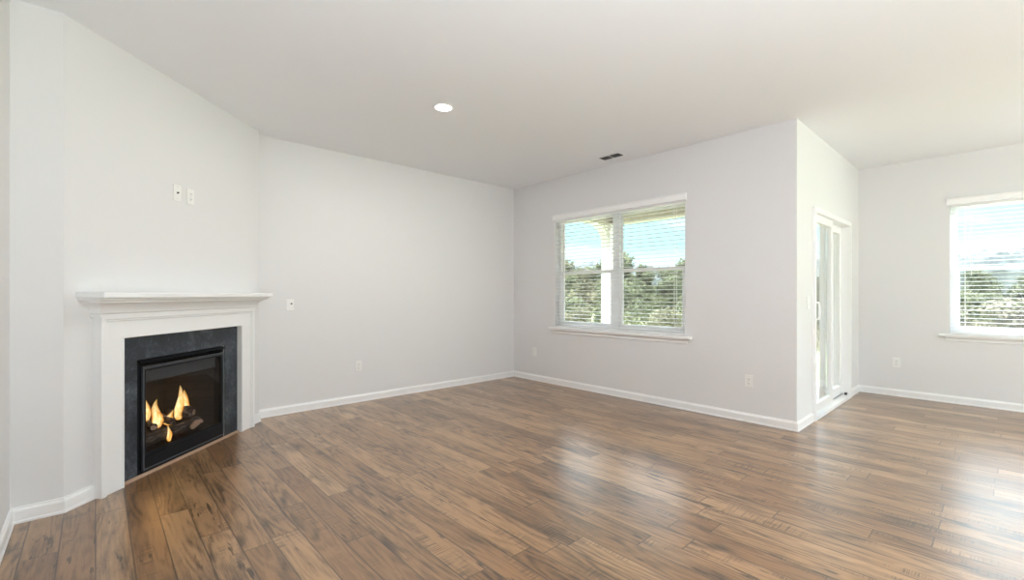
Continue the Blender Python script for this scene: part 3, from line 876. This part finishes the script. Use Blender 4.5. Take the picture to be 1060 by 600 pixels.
def fill_uplight_can(x, y, wt, label):  # can added behind the camera to wash the ceiling with light
    r = tag(empty('fill_uplight', (x, y, 0)), label, 'added floor lamp')
    MB().lathe([(0.14, 0.0), (0.155, 0.012), (0.16, 0.33), (0.165, 0.345), (0.158, 0.345), (0.15, 0.33), (0.02, 0.25)], n=36).build('can', M['steel'], r, smooth=True)
    ld = bpy.data.lights.new('uplight', 'AREA'); ld.shape = 'DISK'; ld.size = 0.29; ld.energy = wt; ld.color = (0.86, 0.94, 1.0)
    lo = bpy.data.objects.new('uplight', ld); COL.objects.link(lo); lo.parent = r; lo.location = (0, 0, 0.35); lo.rotation_euler = (math.pi, 0, 0)
fill_uplight_can(0.3, -0.9, FILL_UP_W, 'added steel can uplight behind the camera, for fill')
fill_uplight_can(1.3, -1.0, FILL_UP_W * 0.22, 'added dimmer steel can uplight further into the room, for fill')
pendant(5.8, -1.15, 1.9, FILL_GLOBE_W, 'added fill light, round white globe pendant over the dining area')
pendant(3.9, -2.6, 1.9, FILL_GLOBE_W, 'added fill light, round white globe pendant over the kitchen side')
pendant(1.4, -2.9, 1.9, FILL_GLOBE_W * 0.6, 'added fill light, round white globe pendant furthest from the windows')

vt = tag(empty('ceiling_vent', (4.245, 2.99, H)), 'small grey slotted air vent in the ceiling near the double window wall', 'vent')
MB().frame('y', 0, 0.001, 0, 0, 0, 0, 0)
vf = MB(); vf.box(-0.075, 0.075, -0.15, -0.130, -0.006, 0); vf.box(-0.075, 0.075, 0.130, 0.15, -0.006, 0); vf.box(-0.075, -0.058, -0.13, 0.13, -0.006, 0); vf.box(0.058, 0.075, -0.13, 0.13, -0.006, 0)
vf.box(-0.058, 0.058, -0.004, 0.004, -0.006, 0)
vf.build('vent_frame', M['trim'], vt, 0.001)
MB().box(-0.058, 0.058, -0.13, 0.13, -0.0012, -0.0002).build('vent_throat', M['slotdark'], vt)
vl = MB()
for i in range(9):
    x = -0.050 + 0.0125 * i
    vl.prism([(x, -0.128, -0.0055), (x + 0.001, -0.128, -0.0055), (x + 0.004, -0.128, -0.0015), (x + 0.003, -0.128, -0.0015)], (0, 0.256, 0))
vl.build('louvres', M['ventgrey'], vt)

# ------------------------------------------------------------------ outside: porch
GZ = -0.35
struct(MB().box(xB + T, xD + 0.35, yC + T, yA + T + 0.3, -0.3, -0.03).build('porch_floor', M['concrete']), 'concrete porch floor')
pc = MB(); pc.box(xB + T, xD + 0.45, yC + T, yA + T + 0.45, 2.60, 2.66)
for i in range(26):
    yy = yC + T + 0.05 + i * 0.155
    pc.box(xB + T, xD + 0.45, yy, yy + 0.012, 2.592, 2.60)
struct(pc.build('porch_ceiling', M['soffit']), 'beige ribbed porch ceiling')
pb = MB()
PX0, PX1, PY0, PY1 = 6.80, 7.00, 4.80, 5.00
pb.box(PX0, PX1, yC + T, PY1, 2.45, 2.60)
struct(pb.build('porch_beam', M['soffit']), 'beige porch beam')
pb2 = MB(); pb2.box(xB + T, PX0, PY0, PY1, 2.45, 2.60)
struct(pb2.build('porch_side_beam', M['soffit']), 'beige porch side beam')
ap = [(PX0, 2.45)]
R_ = 0.42
for i in range(13):
    a = math.pi / 2 * i / 12
    ap.append((PX0 - R_ + R_ * math.sin(a), 2.45 - R_ + R_ * math.cos(a)))
cu = MB(); cu.prism([(x, PY0 + 0.02, z) for x, z in ap], (0, 0.16, 0))
struct(cu.build('porch_bracket', M['siding']), 'curved porch bracket')
pco = tag(empty('porch_column', ((PX0 + PX1) / 2, (PY0 + PY1) / 2, -0.03)), 'square white porch column outside the double window', 'column')
MB().box(-0.10, 0.10, -0.10, 0.10, 0, 2.48).build('shaft', M['vinyl'], pco, 0.004)
MB().box(-0.12, 0.12, -0.12, 0.12, 0, 0.14).build('base', M['vinyl'], pco, 0.004)
MB().box(-0.12, 0.12, -0.12, 0.12, 2.36, 2.479).build('capital', M['vinyl'], pco, 0.004)
rf = MB(); rf.box(xL - 0.5, xD + 0.6, yR - 0.6, yA + 0.7, 2.95, 3.05)
struct(rf.build('roof', M['roof']), 'house roof')

# ------------------------------------------------------------------ outside: ground, hills, trees
g = MB(); N = 46; vs_ = []
def gz(x, y):
    r = math.hypot(x, y)
    return GZ - 0.9 * min(1, max(0, (r - 12) / 30)) + 0.25 * noise.noise(Vector((x * 0.05, y * 0.05, 0))) * min(1, max(0, (r - 10) / 10))
for j in range(N + 1):
    for i in range(N + 1):
        x = -40 + 240 * (i / N) ** 1.5; y = -120 + 320 * j / N
        vs_.append((x, y, gz(x, y)))
g.add(vs_, [(j * (N + 1) + i, j * (N + 1) + i + 1, (j + 1) * (N + 1) + i + 1, (j + 1) * (N + 1) + i) for j in range(N) for i in range(N)])
struct(g.build('ground', M['ground'], smooth=True), 'grassy field outside')
hb = MB(); vs_ = []; NA = 220
prof = [(0, -6), (1.5, 0.55), (5, 0.85), (12, 1.0), (30, 1.0), (60, -0.5)]
for i in range(NA + 1):
    a = math.radians(-40 + 115 * i / NA)
    for dr_, hh in prof:
        r = 118 + dr_
        top = 9.6 + 1.2 * noise.noise(Vector((a * 3.0, 0.3, 0))) + 1.6 * noise.noise(Vector((a * 40, dr_ * 0.3, 0))) + 1.0 * noise.noise(Vector((a * 110, dr_, 0)))
        vs_.append((r * math.cos(a), r * math.sin(a), hh * top if hh > 0 else hh))
k = len(prof)
hb.add(vs_, [(i * k + j, (i + 1) * k + j, (i + 1) * k + j + 1, i * k + j + 1) for i in range(NA) for j in range(k - 1)])
struct(hb.build('hills', M['hill']), 'distant wooded ridge')

def foliage(rnd, h, r, nblob, nleaf, size, trunk_frac, mat):
    """leafy crown: blobs of small leaf blades"""
    mb = MB(); blobs = []
    for i in range(nblob):
        t = rnd.random()
        z = h * (trunk_frac + (1 - trunk_frac) * (0.12 + 0.80 * t))
        rr = r * math.sin(math.pi * min(0.97, 0.22 + 0.72 * t)) ** 0.7
        a = rnd.uniform(0, 2 * math.pi); q = rr * rnd.uniform(0.1, 0.72)
        blobs.append((Vector((q * math.cos(a), q * math.sin(a), z)), r * rnd.uniform(0.28, 0.46)))
    for i in range(nleaf):
        c, br = rnd.choice(blobs)
        d = Vector((rnd.gauss(0, 1), rnd.gauss(0, 1), rnd.gauss(0, 0.8))).normalized()
        p = c + d * br * rnd.uniform(0.55, 1.08)
        if p.z < 0.02: p.z = rnd.uniform(0.02, 0.2)
        u = Vector((rnd.gauss(0, 1), rnd.gauss(0, 1), rnd.gauss(0, 1))).normalized(); v_ = u.cross(d).normalized() if abs(u.dot(d)) < 0.98 else Vector((0, 0, 1))
        s_ = size * rnd.uniform(0.6, 1.4)
        mb.add([p - u * s_, p + v_ * s_ * 0.45, p + u * s_, p - v_ * s_ * 0.45], [(0, 1, 2, 3)])
    return mb
def tree_proto(seed, name, h, r, nblob, nleaf, size, tf, mat, label, group):
    rnd = random.Random(seed)
    root = tag(empty(name), label, 'tree' if name == 'tree' else 'shrub', group)
    foliage(rnd, h, r, nblob, nleaf, size, tf, mat).build('foliage', mat, root, recalc=False)
    tr = MB()
    tr.tube([(0, 0, -0.3), (0.02, 0.01, h * 0.3), (0.05, -0.03, h * 0.62)], [h * 0.020 + 0.01, h * 0.015 + 0.006, h * 0.006], 8)
    for i in range(5 if name == 'tree' else 7):
        a = i * 2.4 + rnd.random(); z0_ = h * rnd.uniform(0.05, 0.45)
        tr.tube([(0.02, 0, z0_), (0.35 * r * math.cos(a), 0.35 * r * math.sin(a), z0_ + h * 0.16), (0.7 * r * math.cos(a), 0.7 * r * math.sin(a), z0_ + h * 0.34)], [h * 0.009, h * 0.006, h * 0.003], 6)
    tr.build('trunk' if name == 'tree' else 'stems', M['bark'], root)
    return root
KINDS = [
    ('tree', M['leaf_green'], 1.0, 0.34, 30, 4200, 0.030, 0.16, 'leafy green tree in the treeline outside', 'leafy green trees outside'),
    ('tree', M['leaf_olive'], 1.0, 0.28, 22, 2400, 0.026, 0.22, 'sparse olive-leaved tree in the treeline outside', 'sparse olive trees outside'),
    ('tree', M['leaf_green'], 1.0, 0.24, 22, 3000, 0.030, 0.10, 'tall narrow green tree in the treeline outside', 'narrow green trees outside'),
    ('shrub', M['leaf_grey'], 1.0, 0.62, 24, 2600, 0.045, 0.0, 'greyish dry shrub in the field outside', 'greyish shrubs in the field'),
    ('shrub', M['leaf_green'], 1.0, 0.70, 24, 2800, 0.045, 0.0, 'low rounded green shrub in the field outside', 'green shrubs in the field'),
    ('shrub', M['leaf_olive'], 1.0, 0.55, 20, 2400, 0.040, 0.0, 'yellowish green shrub in the field outside', 'yellowish shrubs in the field'),
]
protos = [tree_proto(11 + i, k_[0], *k_[2:8], k_[1], k_[8], k_[9]) for i, k_ in enumerate(KINDS)]
rnd = random.Random(5)
plan = []
def ring(n, a0, a1, r0, r1, h0, h1, kinds):
    for i in range(n):
        a = math.radians(a0 + (a1 - a0) * (i + rnd.uniform(0.15, 0.85)) / n)
        r, h, k_ = rnd.uniform(r0, r1), rnd.uniform(h0, h1), rnd.choice(kinds)
        cr_ = KINDS[k_][3] * h * 1.08
        for tr_ in range(40):
            if all(math.hypot(r * math.cos(a) - q[1] * math.cos(q[0]), r * math.sin(a) - q[1] * math.sin(q[0])) > (cr_ + KINDS[q[3]][3] * q[2] * 1.08) * 1.0 for q in plan):
                plan.append((a, r, h, k_)); break
            r = rnd.uniform(r0, r1); a = math.radians(rnd.uniform(a0, a1))
ring(24, 22, 48, 24, 31, 2.6, 4.6, [0, 0, 1, 2])
ring(20, 22, 48, 18, 23, 1.3, 2.4, [4, 4, 5, 3])
ring(20, 22, 48, 32, 40, 4.2, 6.0, [0, 1, 2, 0])
ring(24, 22, 48, 42, 52, 4.5, 6.0, [0, 0, 2])
ring(26, 20, 50, 13, 17.5, 0.8, 1.3, [4, 5, 3])
ring(20, 22, 48, 18, 23, 1.0, 1.8, [4, 4, 5])
ring(26, -8, 22, 52, 60, 3.6, 4.6, [0, 0, 2])
ring(22, -8, 22, 15, 24, 0.9, 1.6, [3, 5, 3, 4])
ring(16, -8, 22, 36, 46, 2.4, 3.6, [0, 1, 5, 3])
ring(22, -8, 22, 24, 33, 1.8, 2.6, [3, 5, 3, 4])
ring(22, -8, 22, 15, 22, 1.1, 1.9, [3, 5, 3, 3, 4])
used = set()
for a, r, h, k_ in plan:
    x, y = r * math.cos(a), r * math.sin(a)
    o = protos[k_] if k_ not in used else copy_tree(protos[k_])
    used.add(k_)
    o.location = (x, y, gz(x, y) - 0.03 * h)
    o.scale = (h * rnd.uniform(0.95, 1.08), h * rnd.uniform(0.95, 1.08), h)
    o.rotation_euler = (0, 0, rnd.uniform(0, 6.28))
